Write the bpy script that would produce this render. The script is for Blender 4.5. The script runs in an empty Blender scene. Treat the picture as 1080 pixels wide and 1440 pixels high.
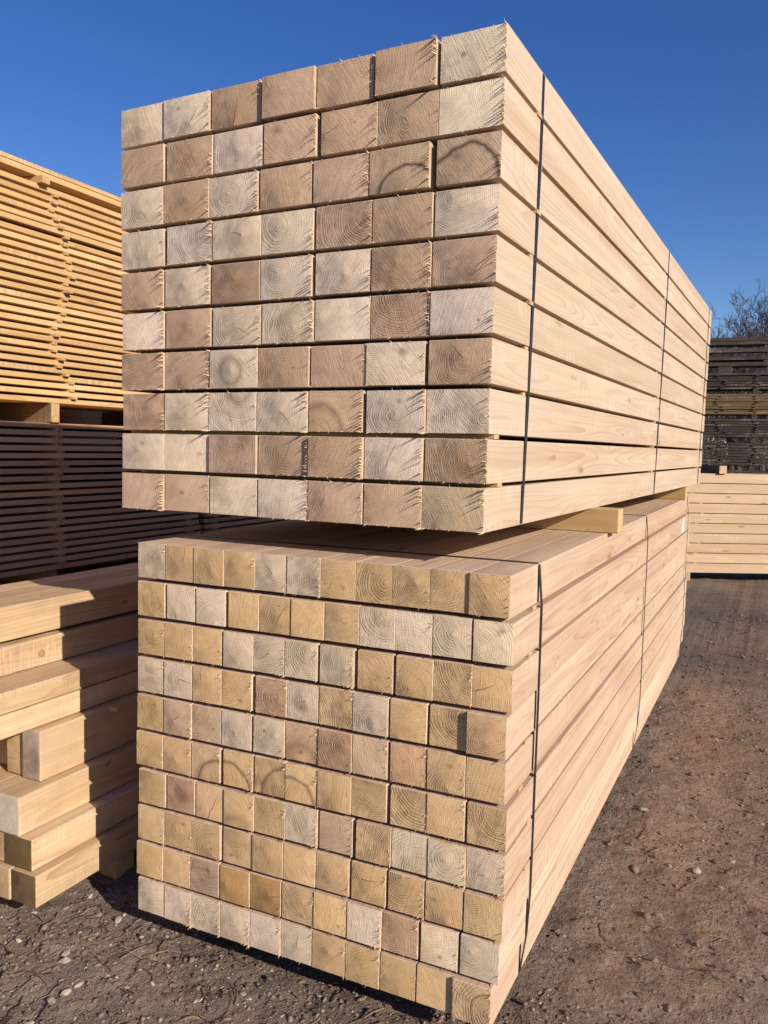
import bpy, bmesh, math, random
import numpy as np
from mathutils import Vector, Matrix, noise

random.seed(11)
rng = np.random.default_rng(11)
scene = bpy.context.scene
COL = scene.collection

# ------------------------------------------------------------------ camera
CAM = Vector((0.54535, -1.82898, 1.45329))
RIGHT = Vector((0.90131595, 0.43262733, 0.02152069))
UP = Vector((-0.05302998, 0.0608985, 0.99673426))
FWD = Vector((-0.42990391, 0.89951374, -0.07783101))
cam_data = bpy.data.cameras.new('camera')
cam_data.sensor_fit = 'VERTICAL'
cam_data.sensor_height = 36.0
cam_data.sensor_width = 27.0
cam_data.lens = 28.976
cam_data.clip_start = 0.02
cam_data.clip_end = 2000
cam = bpy.data.objects.new('camera', cam_data)
COL.objects.link(cam)
m = Matrix((RIGHT, UP, -FWD)).transposed().to_4x4()
m.translation = CAM
cam.matrix_world = m
scene.camera = cam

# ------------------------------------------------------------------ sky and sun
SUN = Vector((1.0, -0.42, 0.50)).normalized()
elev = math.asin(SUN.z)
azim = math.atan2(SUN.x, SUN.y)
world = bpy.data.worlds.new('World')
scene.world = world
world.use_nodes = True
wn = world.node_tree
sky = wn.nodes.new('ShaderNodeTexSky')
sky.sky_type = 'NISHITA'
sky.sun_disc = False
sky.sun_elevation = elev
sky.sun_rotation = azim
sky.altitude = 200
sky.air_density = 1.0
sky.dust_density = 0.15
sky.ozone_density = 3.0
bg = wn.nodes['Background']
bg.inputs['Strength'].default_value = 0.096
hsv = wn.nodes.new('ShaderNodeHueSaturation')      # the even, deep blue of a clear cold day, whole sky alike
hsv.inputs['Hue'].default_value = 0.519
hsv.inputs['Saturation'].default_value = 1.29
hsv.inputs['Value'].default_value = 1.0
wn.links.new(sky.outputs['Color'], hsv.inputs['Color'])
wn.links.new(hsv.outputs['Color'], bg.inputs['Color'])

sun_data = bpy.data.lights.new('sun', 'SUN')
sun_data.energy = 5.0
sun_data.angle = math.radians(0.5)
sun_data.color = (1.0, 0.90, 0.76)
sun = bpy.data.objects.new('sun', sun_data)
COL.objects.link(sun)
sun.rotation_euler = SUN.to_track_quat('Z', 'Y').to_euler()
sun.location = (6, -4, 8)

vs = scene.view_settings
vs.view_transform = 'Standard'
vs.look = 'None'
vs.gamma = 1.0
vs.use_curve_mapping = False
vs.exposure = 0.30
scene.cycles.use_denoising = True
scene.cycles.max_bounces = 6
scene.cycles.diffuse_bounces = 4

# ------------------------------------------------------------------ node helper
class NT:
    def __init__(self, name):
        self.mat = bpy.data.materials.new(name)
        self.mat.use_nodes = True
        self.t = self.mat.node_tree
        self.b = self.t.nodes['Principled BSDF']
        self.b.inputs['Specular IOR Level'].default_value = 0.25
    def n(self, kind, **kw):
        nd = self.t.nodes.new('ShaderNode' + kind)
        for k, v in kw.items():
            setattr(nd, k, v)
        return nd
    def put(self, sock, v):
        if hasattr(v, 'is_output') or isinstance(v, bpy.types.NodeSocket):
            self.t.links.new(v, sock)
        elif isinstance(v, (tuple, list)) and len(v) == 3 and sock.type == 'RGBA':
            sock.default_value = (*v, 1)
        else:
            sock.default_value = v
    def math(self, op, a, b=0.0, c=None, clamp=False):
        nd = self.n('Math', operation=op, use_clamp=clamp)
        self.put(nd.inputs[0], a); self.put(nd.inputs[1], b)
        if c is not None: self.put(nd.inputs[2], c)
        return nd.outputs[0]
    def vmath(self, op, a, b=(0, 0, 0)):
        nd = self.n('VectorMath', operation=op)
        self.put(nd.inputs[0], a); self.put(nd.inputs[1], b)
        return nd.outputs['Value'] if op in ('LENGTH', 'DOT_PRODUCT', 'DISTANCE') else nd.outputs['Vector']
    def mix(self, f, a, b, mode='MIX'):
        nd = self.n('Mix', data_type='RGBA', blend_type=mode)
        self.put(nd.inputs[0], f); self.put(nd.inputs[6], a); self.put(nd.inputs[7], b)
        return nd.outputs[2]
    def noise(self, vec, scale=5, detail=2, rough=0.5, out='Fac'):
        nd = self.n('TexNoise')
        self.put(nd.inputs['Vector'], vec)
        nd.inputs['Scale'].default_value = scale
        nd.inputs['Detail'].default_value = detail
        nd.inputs['Roughness'].default_value = rough
        return nd.outputs[out]
    def vor(self, vec, scale=5, feature='F1', out='Distance'):
        nd = self.n('TexVoronoi', feature=feature)
        self.put(nd.inputs['Vector'], vec)
        nd.inputs['Scale'].default_value = scale
        return nd.outputs[out]
    def ramp(self, f, stops):
        nd = self.n('ValToRGB')
        el = nd.color_ramp.elements
        while len(el) < len(stops): el.new(0.5)
        for e, (p, c) in zip(el, stops):
            e.position = p
            e.color = (*c, 1) if isinstance(c, (tuple, list)) else (c, c, c, 1)
        self.put(nd.inputs[0], f)
        return nd.outputs['Color']
    def attr(self, name, out='Vector'):
        nd = self.n('Attribute', attribute_type='OBJECT', attribute_name=name)
        return nd.outputs[out]
    def obj(self):
        return self.n('TexCoord').outputs['Object']
    def rand(self):
        return self.n('ObjectInfo').outputs['Random']
    def mapr(self, v, a, b, c, d):
        nd = self.n('MapRange')
        self.put(nd.inputs[0], v)
        for i, x in enumerate((a, b, c, d)): self.put(nd.inputs[i + 1], x)
        return nd.outputs[0]
    def sep(self, v):
        nd = self.n('SeparateXYZ'); self.put(nd.inputs[0], v); return nd.outputs
    def comb(self, x, y, z):
        nd = self.n('CombineXYZ')
        for i, v in enumerate((x, y, z)): self.put(nd.inputs[i], v)
        return nd.outputs[0]
    def bump(self, h, strength=0.5, dist=0.01, normal=None):
        nd = self.n('Bump')
        nd.inputs['Strength'].default_value = strength
        nd.inputs['Distance'].default_value = dist
        self.put(nd.inputs['Height'], h)
        if normal is not None: self.put(nd.inputs['Normal'], normal)
        return nd.outputs[0]
    def done(self, col, rough=0.75, normal=None):
        self.put(self.b.inputs['Base Color'], col)
        self.put(self.b.inputs['Roughness'], rough)
        if normal is not None: self.put(self.b.inputs['Normal'], normal)
        return self.mat

def ring_field(t, P, wobble=0.010):
    """radius from the pith of the log this piece was sawn from; returns (radius, qx, qz, seed, ring wave)"""
    pith = t.sep(t.attr('pith'))
    px, pz, seed = pith[0], pith[1], pith[2]
    sv = t.comb(seed, t.math('MULTIPLY', seed, 1.7), t.math('MULTIPLY', seed, 2.3))
    Ps = t.vmath('ADD', P, sv)
    slow = t.noise(t.vmath('MULTIPLY', Ps, (2.0, 0.9, 2.0)), 1.0, 1.0, 0.5, 'Color')
    mid = t.noise(t.vmath('MULTIPLY', Ps, (16, 1.3, 16)), 1.0, 2.0, 0.5, 'Color')
    off = t.vmath('ADD', t.vmath('MULTIPLY', t.vmath('SUBTRACT', slow, (.5, .5, .5)), (0.07, 0, 0.07)),
                  t.vmath('MULTIPLY', t.vmath('SUBTRACT', mid, (.5, .5, .5)), (wobble * 2, 0, wobble * 2)))
    Q = t.vmath('ADD', P, off)
    q = t.sep(Q)
    qx = t.math('SUBTRACT', q[0], px)
    qz = t.math('SUBTRACT', q[2], pz)
    r = t.vmath('LENGTH', t.comb(qx, 0.0, qz))
    return r, qx, qz, seed, Ps

def mat_end(name, ring=0.30, dark=1.0):
    t = NT(name)
    P = t.obj()
    r, qx, qz, seed, Ps = ring_field(t, P)
    freq = t.mapr(t.rand(), 0, 1, 125, 235)
    jit = t.noise(t.comb(t.math('MULTIPLY', r, 60.0), seed, 0.0), 1.0, 1.0)
    ph = t.math('ADD', t.math('MULTIPLY', r, freq), t.math('MULTIPLY', jit, 1.6))
    fr = t.math('FRACT', ph)
    late = t.math('POWER', fr, 3.0)                       # dark late wood at the end of every year
    tint = t.attr('end_tint')
    # sapwood is paler than the heart
    sap = t.mapr(t.math('ADD', r, t.math('MULTIPLY', t.noise(Ps, 9, 2), 0.05)), 0.05, 0.13, 0.88, 1.10)
    blot = t.noise(t.vmath('MULTIPLY', Ps, (1, 0.4, 1)), 22, 4, 0.6)
    blot = t.mapr(blot, 0.25, 0.75, 0.86, 1.12)
    col = t.vmath('MULTIPLY', tint, t.comb(sap, t.math('POWER', sap, 1.12), t.math('POWER', sap, 1.3)))
    col = t.vmath('MULTIPLY', col, t.comb(blot, blot, blot))
    patch = t.mapr(t.noise(Ps, 30, 2, .5), 0.35, 0.62, 0.25, 1.0)
    rk = t.math('MULTIPLY', t.math('MULTIPLY', late, patch), t.attr('ring_depth', 'Fac'))
    col = t.mix(rk, col, t.vmath('MULTIPLY', tint, (0.54, 0.40, 0.27)))
    # dark heart stain, a ring of its own radius
    st = t.sep(t.attr('stain'))
    dd = t.math('ABSOLUTE', t.math('SUBTRACT', t.math('ADD', r, t.math('MULTIPLY', t.noise(Ps, 26, 1), 0.012)), st[1]))
    line = t.mapr(dd, 0.0, st[2], 1.0, 0.0)
    line = t.math('MULTIPLY', t.math('POWER', line, 1.5), st[0])
    col = t.mix(line, col, (0.06, 0.04, 0.032))
    # brown knot where a branch was cut
    kn = t.sep(t.attr('knot'))
    kd = t.vmath('LENGTH', t.comb(t.math('SUBTRACT', t.sep(P)[0], kn[0]), 0.0,
                                  t.math('MULTIPLY', t.math('SUBTRACT', t.sep(P)[2], kn[1]), 1.3)))
    kd = t.math('ADD', kd, t.math('MULTIPLY', t.noise(Ps, 60, 2), 0.012))
    kf = t.mapr(kd, 0.006, t.math('ADD', kn[2], 0.007), 0.75, 0.0)
    kf = t.math('MULTIPLY', kf, t.math('GREATER_THAN', kn[2], 0.001))
    col = t.mix(kf, col, (0.20, 0.10, 0.055))
    # drying checks running out from the pith
    ck = t.sep(t.attr('crack'))
    cs = t.math('COSINE', ck[0]); sn = t.math('SINE', ck[0])
    along = t.math('ADD', t.math('MULTIPLY', qx, cs), t.math('MULTIPLY', qz, sn))
    perp = t.math('SUBTRACT', t.math('MULTIPLY', qz, cs), t.math('MULTIPLY', qx, sn))
    perp = t.math('ADD', perp, t.math('MULTIPLY', t.math('SUBTRACT', t.noise(Ps, 70, 2), .5), 0.006))
    inl = t.math('MULTIPLY', t.math('GREATER_THAN', along, 0.0), t.math('LESS_THAN', along, ck[1]))
    wid = t.math('MULTIPLY', t.math('SUBTRACT', ck[1], along), 0.018)
    cf = t.math('MULTIPLY', inl, t.math('LESS_THAN', t.math('ABSOLUTE', perp), t.math('ADD', wid, 0.0004)))
    col = t.mix(t.math('MULTIPLY', cf, 0.85), col, (0.05, 0.03, 0.02))
    # saw marks: fine scratches at a slant of their own for each piece
    ang = t.mapr(t.math('FRACT', t.math('MULTIPLY', seed, 7.31)), 0, 1, 0.2, 2.4)
    rot = t.n('VectorRotate', rotation_type='Y_AXIS')
    t.put(rot.inputs['Vector'], Ps); t.put(rot.inputs['Angle'], ang)
    saw = t.noise(t.vmath('MULTIPLY', rot.outputs[0], (22, 6, 330)), 1.0, 3, 0.6)
    fuzz = t.noise(Ps, 420, 2, 0.6)
    col = t.mix(t.math('MULTIPLY', t.mapr(saw, 0.35, 0.6, 1, 0), 0.34), col, t.vmath('MULTIPLY', tint, (0.58, 0.50, 0.42)))
    h = t.math('ADD', t.math('MULTIPLY', saw, 0.9), t.math('MULTIPLY', fuzz, 0.7))
    h = t.math('SUBTRACT', h, t.math('MULTIPLY', t.math('MULTIPLY', late, patch), 1.0))
    h = t.math('SUBTRACT', h, t.math('MULTIPLY', cf, 2.0))
    return t.done(col, 0.85, t.bump(h, 0.75, 0.0020))

def mat_side(name, base, pink, vein, contrast=1.0, knots=0.6, dirt=0.0):
    t = NT(name)
    P = t.obj()
    r, qx, qz, seed, Ps = ring_field(t, P, 0.008)
    freq = t.mapr(t.rand(), 0, 1, 90, 170)
    fr = t.math('FRACT', t.math('MULTIPLY', r, freq))
    late = t.math('POWER', fr, 3.5)
    long = t.noise(t.vmath('MULTIPLY', Ps, (55, 1.1, 55)), 1.0, 4, 0.6)
    broad = t.noise(t.vmath('MULTIPLY', Ps, (5, 0.8, 5)), 1.0, 3, 0.5)
    col = t.mix(t.mapr(broad, 0.3, 0.7, 0, 1), base, pink)
    band = t.mapr(t.noise(t.vmath('MULTIPLY', Ps, (15, 0.35, 15)), 1.0, 2, 0.5), 0.50, 0.66, 0, 0.55)
    col = t.mix(t.math('MULTIPLY', band, min(1.0, contrast * .62)), col, tuple(p_ * q_ for p_, q_ in zip(pink, (0.86, 0.76, 0.70))))
    own = t.mapr(t.math('FRACT', t.math('MULTIPLY', t.rand(), 13.7)), 0, 1, 0.84, 1.07)
    col = t.vmath('MULTIPLY', col, t.comb(own, t.math('POWER', own, 1.15), t.math('POWER', own, 1.35)))
    veins = t.math('MULTIPLY', late, t.mapr(t.noise(t.vmath('MULTIPLY', Ps, (6, 1.2, 6)), 1, 2), 0.35, 0.65, 0.28, 1.0))
    col = t.mix(t.math('MULTIPLY', veins, 0.34 * contrast), col, vein)
    col = t.mix(t.math('MULTIPLY', t.mapr(long, 0.38, 0.68, 0, 1), 0.16 * contrast), col, vein)
    # short pale planer and saw ripple across the grain
    rip = t.noise(t.vmath('MULTIPLY', Ps, (9, 150, 9)), 1.0, 2, 0.5)
    gate = t.mapr(t.noise(t.vmath('MULTIPLY', Ps, (12, 2.2, 12)), 1, 1), 0.52, 0.66, 0, 1)
    col = t.mix(t.math('MULTIPLY', t.math('MULTIPLY', t.mapr(rip, .45, .62, 0, 1), gate), 0.28), col, (0.86, 0.72, 0.54))
    # knots
    vv = t.n('TexVoronoi', feature='F1')
    t.put(vv.inputs['Vector'], t.vmath('ADD', t.vmath('MULTIPLY', Ps, (9, 2.3, 9)), t.vmath('MULTIPLY', t.noise(Ps, 9, 1, .5, 'Color'), (.2, .2, .2))))
    vv.inputs['Scale'].default_value = 1.0
    pick = t.math('GREATER_THAN', t.sep(vv.outputs['Color'])[0], 0.52)
    kd = vv.outputs['Distance']
    kf = t.math('MULTIPLY', t.mapr(kd, 0.045, 0.12, knots, 0.0), pick)
    col = t.mix(kf, col, (0.27, 0.13, 0.06))
    sk = t.sep(t.attr('side_knot'))
    pp = t.sep(P)
    sd = t.vmath('LENGTH', t.comb(t.math('MULTIPLY', t.math('SUBTRACT', pp[1], sk[0]), 0.85), 0.0, t.math('SUBTRACT', pp[2], sk[1])))
    sd = t.math('ADD', sd, t.math('MULTIPLY', t.math('SUBTRACT', t.noise(Ps, 80, 2), .5), 0.006))
    rim = t.math('MULTIPLY', t.math('LESS_THAN', sd, sk[2]), t.mapr(sd, 0.0, sk[2], 0.45, 0.85))
    col = t.mix(rim, col, (0.25, 0.12, 0.055))
    if dirt:
        g = t.mapr(t.noise(Ps, 7, 4, .6), 0.42, 0.7, 0, dirt)
        col = t.mix(g, col, (0.10, 0.08, 0.06))
    h = t.math('ADD', t.math('MULTIPLY', long, 1.0), t.math('MULTIPLY', t.noise(Ps, 300, 2), 0.35))
    h = t.math('ADD', h, t.math('MULTIPLY', rip, 0.5))
    return t.done(col, 0.68, t.bump(h, 0.22, 0.0015))

M = {}
M['end'] = mat_end('end_grain')
M['side'] = mat_side('fresh_spruce', (0.645, 0.495, 0.360), (0.605, 0.445, 0.325), (0.36, 0.20, 0.115), 2.3, 0.75)
M['side_up'] = mat_side('pale_spruce', (0.600, 0.480, 0.362), (0.565, 0.435, 0.318), (0.36, 0.215, 0.125), 1.7, 0.7)
M['side_left'] = mat_side('honey_spruce', (0.655, 0.490, 0.305), (0.61, 0.445, 0.270), (0.32, 0.17, 0.08), 2.0, 0.95, 0.18)
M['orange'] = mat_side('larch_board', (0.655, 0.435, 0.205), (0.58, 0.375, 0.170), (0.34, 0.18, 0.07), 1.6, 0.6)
M['brown'] = mat_side('shaded_larch_board', (0.70, 0.435, 0.235), (0.64, 0.385, 0.205), (0.34, 0.17, 0.07), 0.9, 0.5)  # same timber as the orange boards, colour lifted to offset its shade
M['far_pale'] = mat_side('far_pale_timber', (0.59, 0.440, 0.290), (0.56, 0.405, 0.260), (0.36, 0.21, 0.10), 1.2, 0.9)
M['grey'] = mat_side('weathered_shaded_board', (0.080, 0.060, 0.046), (0.052, 0.039, 0.031), (0.03, 0.023, 0.02), 1.0, 0.5, 0.4)  # weathered wood, darkened further in place of shadows cast on the packs
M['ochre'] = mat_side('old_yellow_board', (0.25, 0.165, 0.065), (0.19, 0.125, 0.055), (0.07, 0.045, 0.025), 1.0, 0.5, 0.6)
M['shaded_bearer'] = mat_side('shaded_bearer_wood', (0.26, 0.165, 0.09), (0.22, 0.14, 0.075), (0.10, 0.06, 0.03), 1.2, 0.5, 0.3)  # bearer wood darkened in colour to stand for shade on its face
M['bearer'] = mat_side('bearer_wood', (0.56, 0.38, 0.18), (0.50, 0.33, 0.16), (0.30, 0.17, 0.07), 1.0, 0.5, 0.15)

def mat_plain(name, col, rough=0.6, spec=0.3):
    t = NT(name)
    f = t.mapr(t.noise(t.obj(), 40, 3), .3, .7, .8, 1.15)
    t.b.inputs['Specular IOR Level'].default_value = spec
    return t.done(t.vmath('MULTIPLY', col, t.comb(f, f, f)), rough)
M['strap'] = mat_plain('black_strap', (0.016, 0.017, 0.022), 0.38, 0.5)
M['splinter'] = mat_plain('torn_fibre', (0.72, 0.53, 0.33), 0.8)

def mat_dirt():
    t = NT('dirt')
    P = t.n('NewGeometry').outputs['Position']
    a = t.noise(P, 0.55, 4, 0.6)
    b = t.noise(P, 5.0, 5, 0.65)
    c = t.noise(P, 45, 4, 0.7)
    col = t.mix(t.mapr(a, 0.35, 0.65, 0, 1), (0.305, 0.218, 0.160), (0.345, 0.214, 0.136))
    col = t.mix(t.mapr(b, 0.42, 0.68, 0, 0.8), col, (0.195, 0.138, 0.102))
    col = t.mix(t.mapr(c, 0.51, 0.68, 0, 0.75), col, (0.080, 0.055, 0.041))
    gx_ = t.math('ADD', t.sep(P)[0], t.math('MULTIPLY', t.math('SUBTRACT', t.noise(P, 2.2, 3), .5), 0.9))
    grey = t.mapr(gx_, -0.55, 0.25, 0.85, 0.0)              # crushed stone trodden into the dirt at the near left
    col = t.mix(grey, col, t.mix(t.mapr(b, .35, .65, 0, 1), (0.285, 0.232, 0.190), (0.185, 0.150, 0.125)))
    damp = t.mapr(t.noise(t.vmath('ADD', P, (3.3, 1.1, 0)), 0.42, 5, 0.62), 0.46, 0.62, 0, 0.75)
    col = t.mix(damp, col, (0.120, 0.090, 0.072))
    v = t.n('TexVoronoi', feature='F1')
    t.put(v.inputs['Vector'], t.vmath('ADD', P, t.vmath('MULTIPLY', t.noise(P, 40, 2, .5, 'Color'), (.02, .02, .02))))
    v.inputs['Scale'].default_value = 75
    grit = t.math('MULTIPLY', t.math('GREATER_THAN', t.sep(v.outputs['Color'])[0], 0.80), t.mapr(v.outputs['Distance'], 0.25, 0.5, 1, 0))
    gcol = t.mix(t.sep(v.outputs['Color'])[1], (0.16, 0.13, 0.11), (0.36, 0.30, 0.25))
    col = t.mix(t.math('MULTIPLY', grit, 0.8), col, gcol)
    h = t.math('ADD', t.math('MULTIPLY', b, 0.7), t.math('ADD', t.math('MULTIPLY', c, 0.55), t.math('MULTIPLY', t.noise(P, 190, 3, .7), 0.35)))
    h = t.math('ADD', h, t.math('MULTIPLY', grit, 0.25))
    wob = t.vmath('ADD', P, t.vmath('MULTIPLY', t.noise(P, 30, 3, .6, 'Color'), (.035, .035, .035)))
    crumb = t.vor(wob, 48)
    fine = t.vor(wob, 120)
    h = t.math('SUBTRACT', h, t.math('ADD', t.math('MULTIPLY', crumb, 0.24), t.math('MULTIPLY', fine, 0.08)))
    return t.done(col, 0.95, t.bump(h, 0.9, 0.036))
M['dirt'] = mat_dirt()

def mat_stone(name, stops):
    t = NT(name)
    ri = t.n('NewGeometry').outputs['Random Per Island']
    col = t.ramp(ri, stops)
    P = t.obj()
    f = t.mapr(t.noise(P, 160, 3, .7), .3, .7, .7, 1.25)
    col = t.vmath('MULTIPLY', col, t.comb(f, f, f))
    return t.done(col, 0.9, t.bump(t.noise(P, 240, 3, .6), 0.5, 0.003))
M['stone'] = mat_stone('gravel_stone', [(0.0, (0.11, 0.082, 0.064)), (0.45, (0.165, 0.125, 0.098)), (0.70, (0.235, 0.205, 0.178)), (0.93, (0.34, 0.29, 0.245)), (1.0, (0.44, 0.38, 0.31))])
M['clod'] = mat_stone('soil_clod', [(0.0, (0.09, 0.064, 0.047)), (0.5, (0.175, 0.122, 0.086)), (1.0, (0.235, 0.160, 0.110))])
M['palestone'] = mat_plain('pale_stone', (0.34, 0.29, 0.24), 0.9)
M['twig'] = mat_stone('twig_bark', [(0.0, (0.05, 0.034, 0.026)), (0.5, (0.14, 0.095, 0.065)), (1.0, (0.30, 0.21, 0.13))])
M['bark'] = mat_plain('bark', (0.085, 0.066, 0.060), 0.9)
M['fine_twig'] = mat_plain('fine_twig', (0.115, 0.085, 0.085), 0.9)

# ------------------------------------------------------------------ object helpers
def tag(o, label=None, cat=None, group=None, kind=None):
    if label: o['label'] = label
    if cat: o['category'] = cat
    if group: o['group'] = group
    if kind: o['kind'] = kind
    return o
def empty(name, loc=(0, 0, 0), rz=0.0, parent=None):
    o = bpy.data.objects.new(name, None)
    o.empty_display_size = 0.1
    COL.objects.link(o)
    o.location = loc; o.rotation_euler = (0, 0, rz)
    if parent: o.parent = parent
    return o
def link(name, mesh, parent=None, loc=(0, 0, 0), rot=(0, 0, 0)):
    o = bpy.data.objects.new(name, mesh)
    COL.objects.link(o)
    o.location = loc; o.rotation_euler = rot
    if parent: o.parent = parent
    return o
def pydata(name, V, F, mats, idx=None):
    me = bpy.data.meshes.new(name)
    me.from_pydata([tuple(v) for v in V], [], [tuple(f) for f in F])
    for mm in mats: me.materials.append(mm)
    if idx is not None: me.polygons.foreach_set('material_index', idx)
    me.update()
    return me

_cache = {}
def beam_mesh(w, l, h, side, end, bevel=0.0022, segs=1):
    """a sawn length: x is width, y runs 0..l, z is height about its middle; sawn ends are slot 1"""
    key = (round(w, 4), round(l, 3), round(h, 4), side.name, end.name, bevel)
    if key in _cache: return _cache[key]
    bm = bmesh.new()
    bmesh.ops.create_cube(bm, size=1)
    for v in bm.verts:
        v.co = Vector((v.co.x * w, (v.co.y + .5) * l, v.co.z * h))
    if bevel:
        bmesh.ops.bevel(bm, geom=list(bm.edges), offset=bevel, segments=segs, affect='EDGES', profile=0.6)
    bm.normal_update()
    for f in bm.faces:
        f.material_index = 1 if abs(f.normal.y) > .9 else 0
    me = bpy.data.meshes.new('sawn_length')
    bm.to_mesh(me); bm.free()
    me.materials.append(side); me.materials.append(end)
    _cache[key] = me
    return me

TINT = {
    'P': (0.785, 0.640, 0.490), 'T': (0.59, 0.410, 0.275), 'D': (0.50, 0.34, 0.22), 'Y': (0.710, 0.480, 0.255),
    'R': (0.62, 0.395, 0.245), 'O': (0.60, 0.36, 0.165), 'K': (0.60, 0.43, 0.29), 'G': (0.56, 0.43, 0.28),
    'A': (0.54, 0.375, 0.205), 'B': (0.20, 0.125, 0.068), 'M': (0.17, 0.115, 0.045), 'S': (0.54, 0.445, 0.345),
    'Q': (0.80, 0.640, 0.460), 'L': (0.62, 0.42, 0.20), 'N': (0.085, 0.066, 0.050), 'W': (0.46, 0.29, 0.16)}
def wood_props(o, code='T', w=0.1, h=0.1, pith=None, ring=None):
    j = random.uniform(0.93, 1.07)
    tt = TINT[code]
    o['end_tint'] = [min(.85, tt[0] * j), min(.85, tt[1] * j * random.uniform(.985, 1.01)), min(.85, tt[2] * j * random.uniform(.94, 1.06))]
    if pith is None:
        a = random.uniform(0, 2 * math.pi)
        d = random.choice((0.0, .25, .6, .8, 1.0, 1.2)) * max(w, h) * random.uniform(.4, .75)
        pith = (math.cos(a) * d, math.sin(a) * d)
    o['pith'] = [pith[0], pith[1], random.uniform(1, 60)]
    o['ring_depth'] = ring if ring is not None else random.choice((0.45, 0.6, 0.75, 0.95)) * (.75 if code in 'PQ' else 1)
    o['stain'] = [0.0, 0.05, 0.005]
    o['knot'] = [random.uniform(-.3, .3) * w, random.uniform(-.3, .3) * h, random.choice((0, 0, 0, 0, 0, 0, 0, .005, .010))]
    o['crack'] = [random.uniform(0, 6.28), random.choice((0.0, 0.0, 0.0, 0.02, 0.045)), 0.0]
    return o

def splinter_mesh(w, h, n, seed, heavy):
    """torn fibres along the lower and right-hand edge of a sawn end; they point out towards -y"""
    rr = random.Random(seed)
    V, F = [], []
    def spike(x, z, L, dx, dz, b):
        i = len(V)
        a0 = rr.uniform(0, 6.28)
        for k in range(3):
            a = a0 + k * 2.094
            V.append((x + math.cos(a) * b, 0.002, z + math.sin(a) * b))
        mid = (x + dx * .45, -L * .55, z + dz * .4)
        for k in range(3):
            a = a0 + k * 2.094
            V.append((mid[0] + math.cos(a) * b * .6, mid[1], mid[2] + math.sin(a) * b * .6))
        V.append((x + dx, -L, z + dz))
        for k in range(3):
            k2 = (k + 1) % 3
            F.append((i + k, i + k2, i + 3 + k2)); F.append((i + k, i + 3 + k2, i + 3 + k))
            F.append((i + 3 + k, i + 3 + k2, i + 6))
    centres = [rr.uniform(-.5, .5) for _ in range(3)]
    for _ in range(n):
        c = rr.choice(centres)
        z = max(-.495, min(.495, c + rr.gauss(0, .13))) * h
        L = abs(rr.gauss(0, 1)) * 0.007 * heavy + 0.002
        spike(w / 2 - rr.uniform(.0005, .004), z, min(L, .022 * heavy), rr.gauss(.001, .003), rr.gauss(-.001, .003), rr.uniform(.0007, .0017))
    for _ in range(int(n * .22)):
        x = rr.uniform(-.49, .49) * w
        L = abs(rr.gauss(0, 1)) * 0.0045 * heavy + 0.001
        spike(x, -h / 2 + rr.uniform(.0005, .003), L, rr.gauss(0, .003), rr.gauss(-.003, .002), rr.uniform(.0006, .0014))
    for _ in range(int(n * .2)):
        x = rr.uniform(-.49, .49) * w
        spike(x, h / 2 - rr.uniform(.0005, .003), abs(rr.gauss(0, 1)) * .003 + .001, rr.gauss(0, .004), rr.gauss(.004, .003), rr.uniform(.0005, .0011))
    return pydata('torn_fibres', V, F, [M['splinter']])

def strap_mesh(pts, y, width=0.018, thick=0.0013, y_of=None):
    """a flat band round the convex outline of points (x, z)"""
    P = sorted(set((round(a, 5), round(b, 5)) for a, b in pts))
    def half(seq):
        out = []
        for q in seq:
            while len(out) > 1 and (out[-1][0] - out[-2][0]) * (q[1] - out[-2][1]) - (out[-1][1] - out[-2][1]) * (q[0] - out[-2][0]) <= 1e-9:
                out.pop()
            out.append(q)
        return out
    hull = half(P)[:-1] + half(P[::-1])[:-1]
    # round every corner a little
    ring = []
    n = len(hull)
    for i in range(n):
        p0, p1, p2 = Vector(hull[i - 1]), Vector(hull[i]), Vector(hull[(i + 1) % n])
        d1 = (p0 - p1); d2 = (p2 - p1)
        a = min(.004, d1.length * .3); b = min(.004, d2.length * .3)
        ring += [p1 + d1.normalized() * a, p1 + d2.normalized() * b]
    c = sum(ring, Vector((0, 0))) / len(ring)
    V, F = [], []
    N = len(ring)
    for i, q in enumerate(ring):
        tdir = (ring[(i + 1) % N] - ring[i - 1]).normalized()
        nrm = Vector((tdir.y, -tdir.x))
        if nrm.dot(q - c) < 0: nrm = -nrm
        yy = y + (y_of(q.x, q.y) if y_of else 0)
        for (o_, s) in ((.0006, -1), (.0006, 1), (.0006 + thick, 1), (.0006 + thick, -1)):
            k = q + nrm * o_
            V.append((k.x, yy + s * width / 2, k.y))
    for i in range(N):
        a = i * 4; b = ((i + 1) % N) * 4
        for k in range(4):
            k2 = (k + 1) % 4
            F.append((a + k, b + k, b + k2, a + k2))
    me = pydata('strap_band', V, F, [M['strap']])
    return me

# ------------------------------------------------------------------ ground
def ground_z(x, y):
    p = Vector((x, y, 0))
    z = 0.020 * noise.noise(p * 0.9) + 0.014 * noise.noise(p * 3.1 + Vector((5, 2, 1))) + 0.012 * noise.noise(p * 9.0 + Vector((1, 7, 3)))
    z += 0.008 * noise.noise(p * 24.0) + 0.0045 * noise.noise(p * 55.0)
    for cx_, w_ in ((1.05, .13), (1.95, .15), (2.7, .12)):
        u_ = (x - cx_ - .09 * math.sin(y * .8 + cx_)) / w_
        if abs(u_) < 3: z += .012 * math.exp(-(abs(u_) - 1.5) ** 2 * 3) - .014 * math.exp(-u_ * u_)
    return min(z - 0.022, 0.012)
def ax(lo, hi, d, far, n):
    a = list(np.arange(lo, hi + 1e-6, d))
    g = [(far - hi) * ((i + 1) / n) ** 2.6 + hi for i in range(n)]
    return [2 * (lo) - (q - (hi - lo)) - 0 for q in reversed(g)] + a + g if False else [lo - (q - hi) for q in reversed(g)] + a + g
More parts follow.
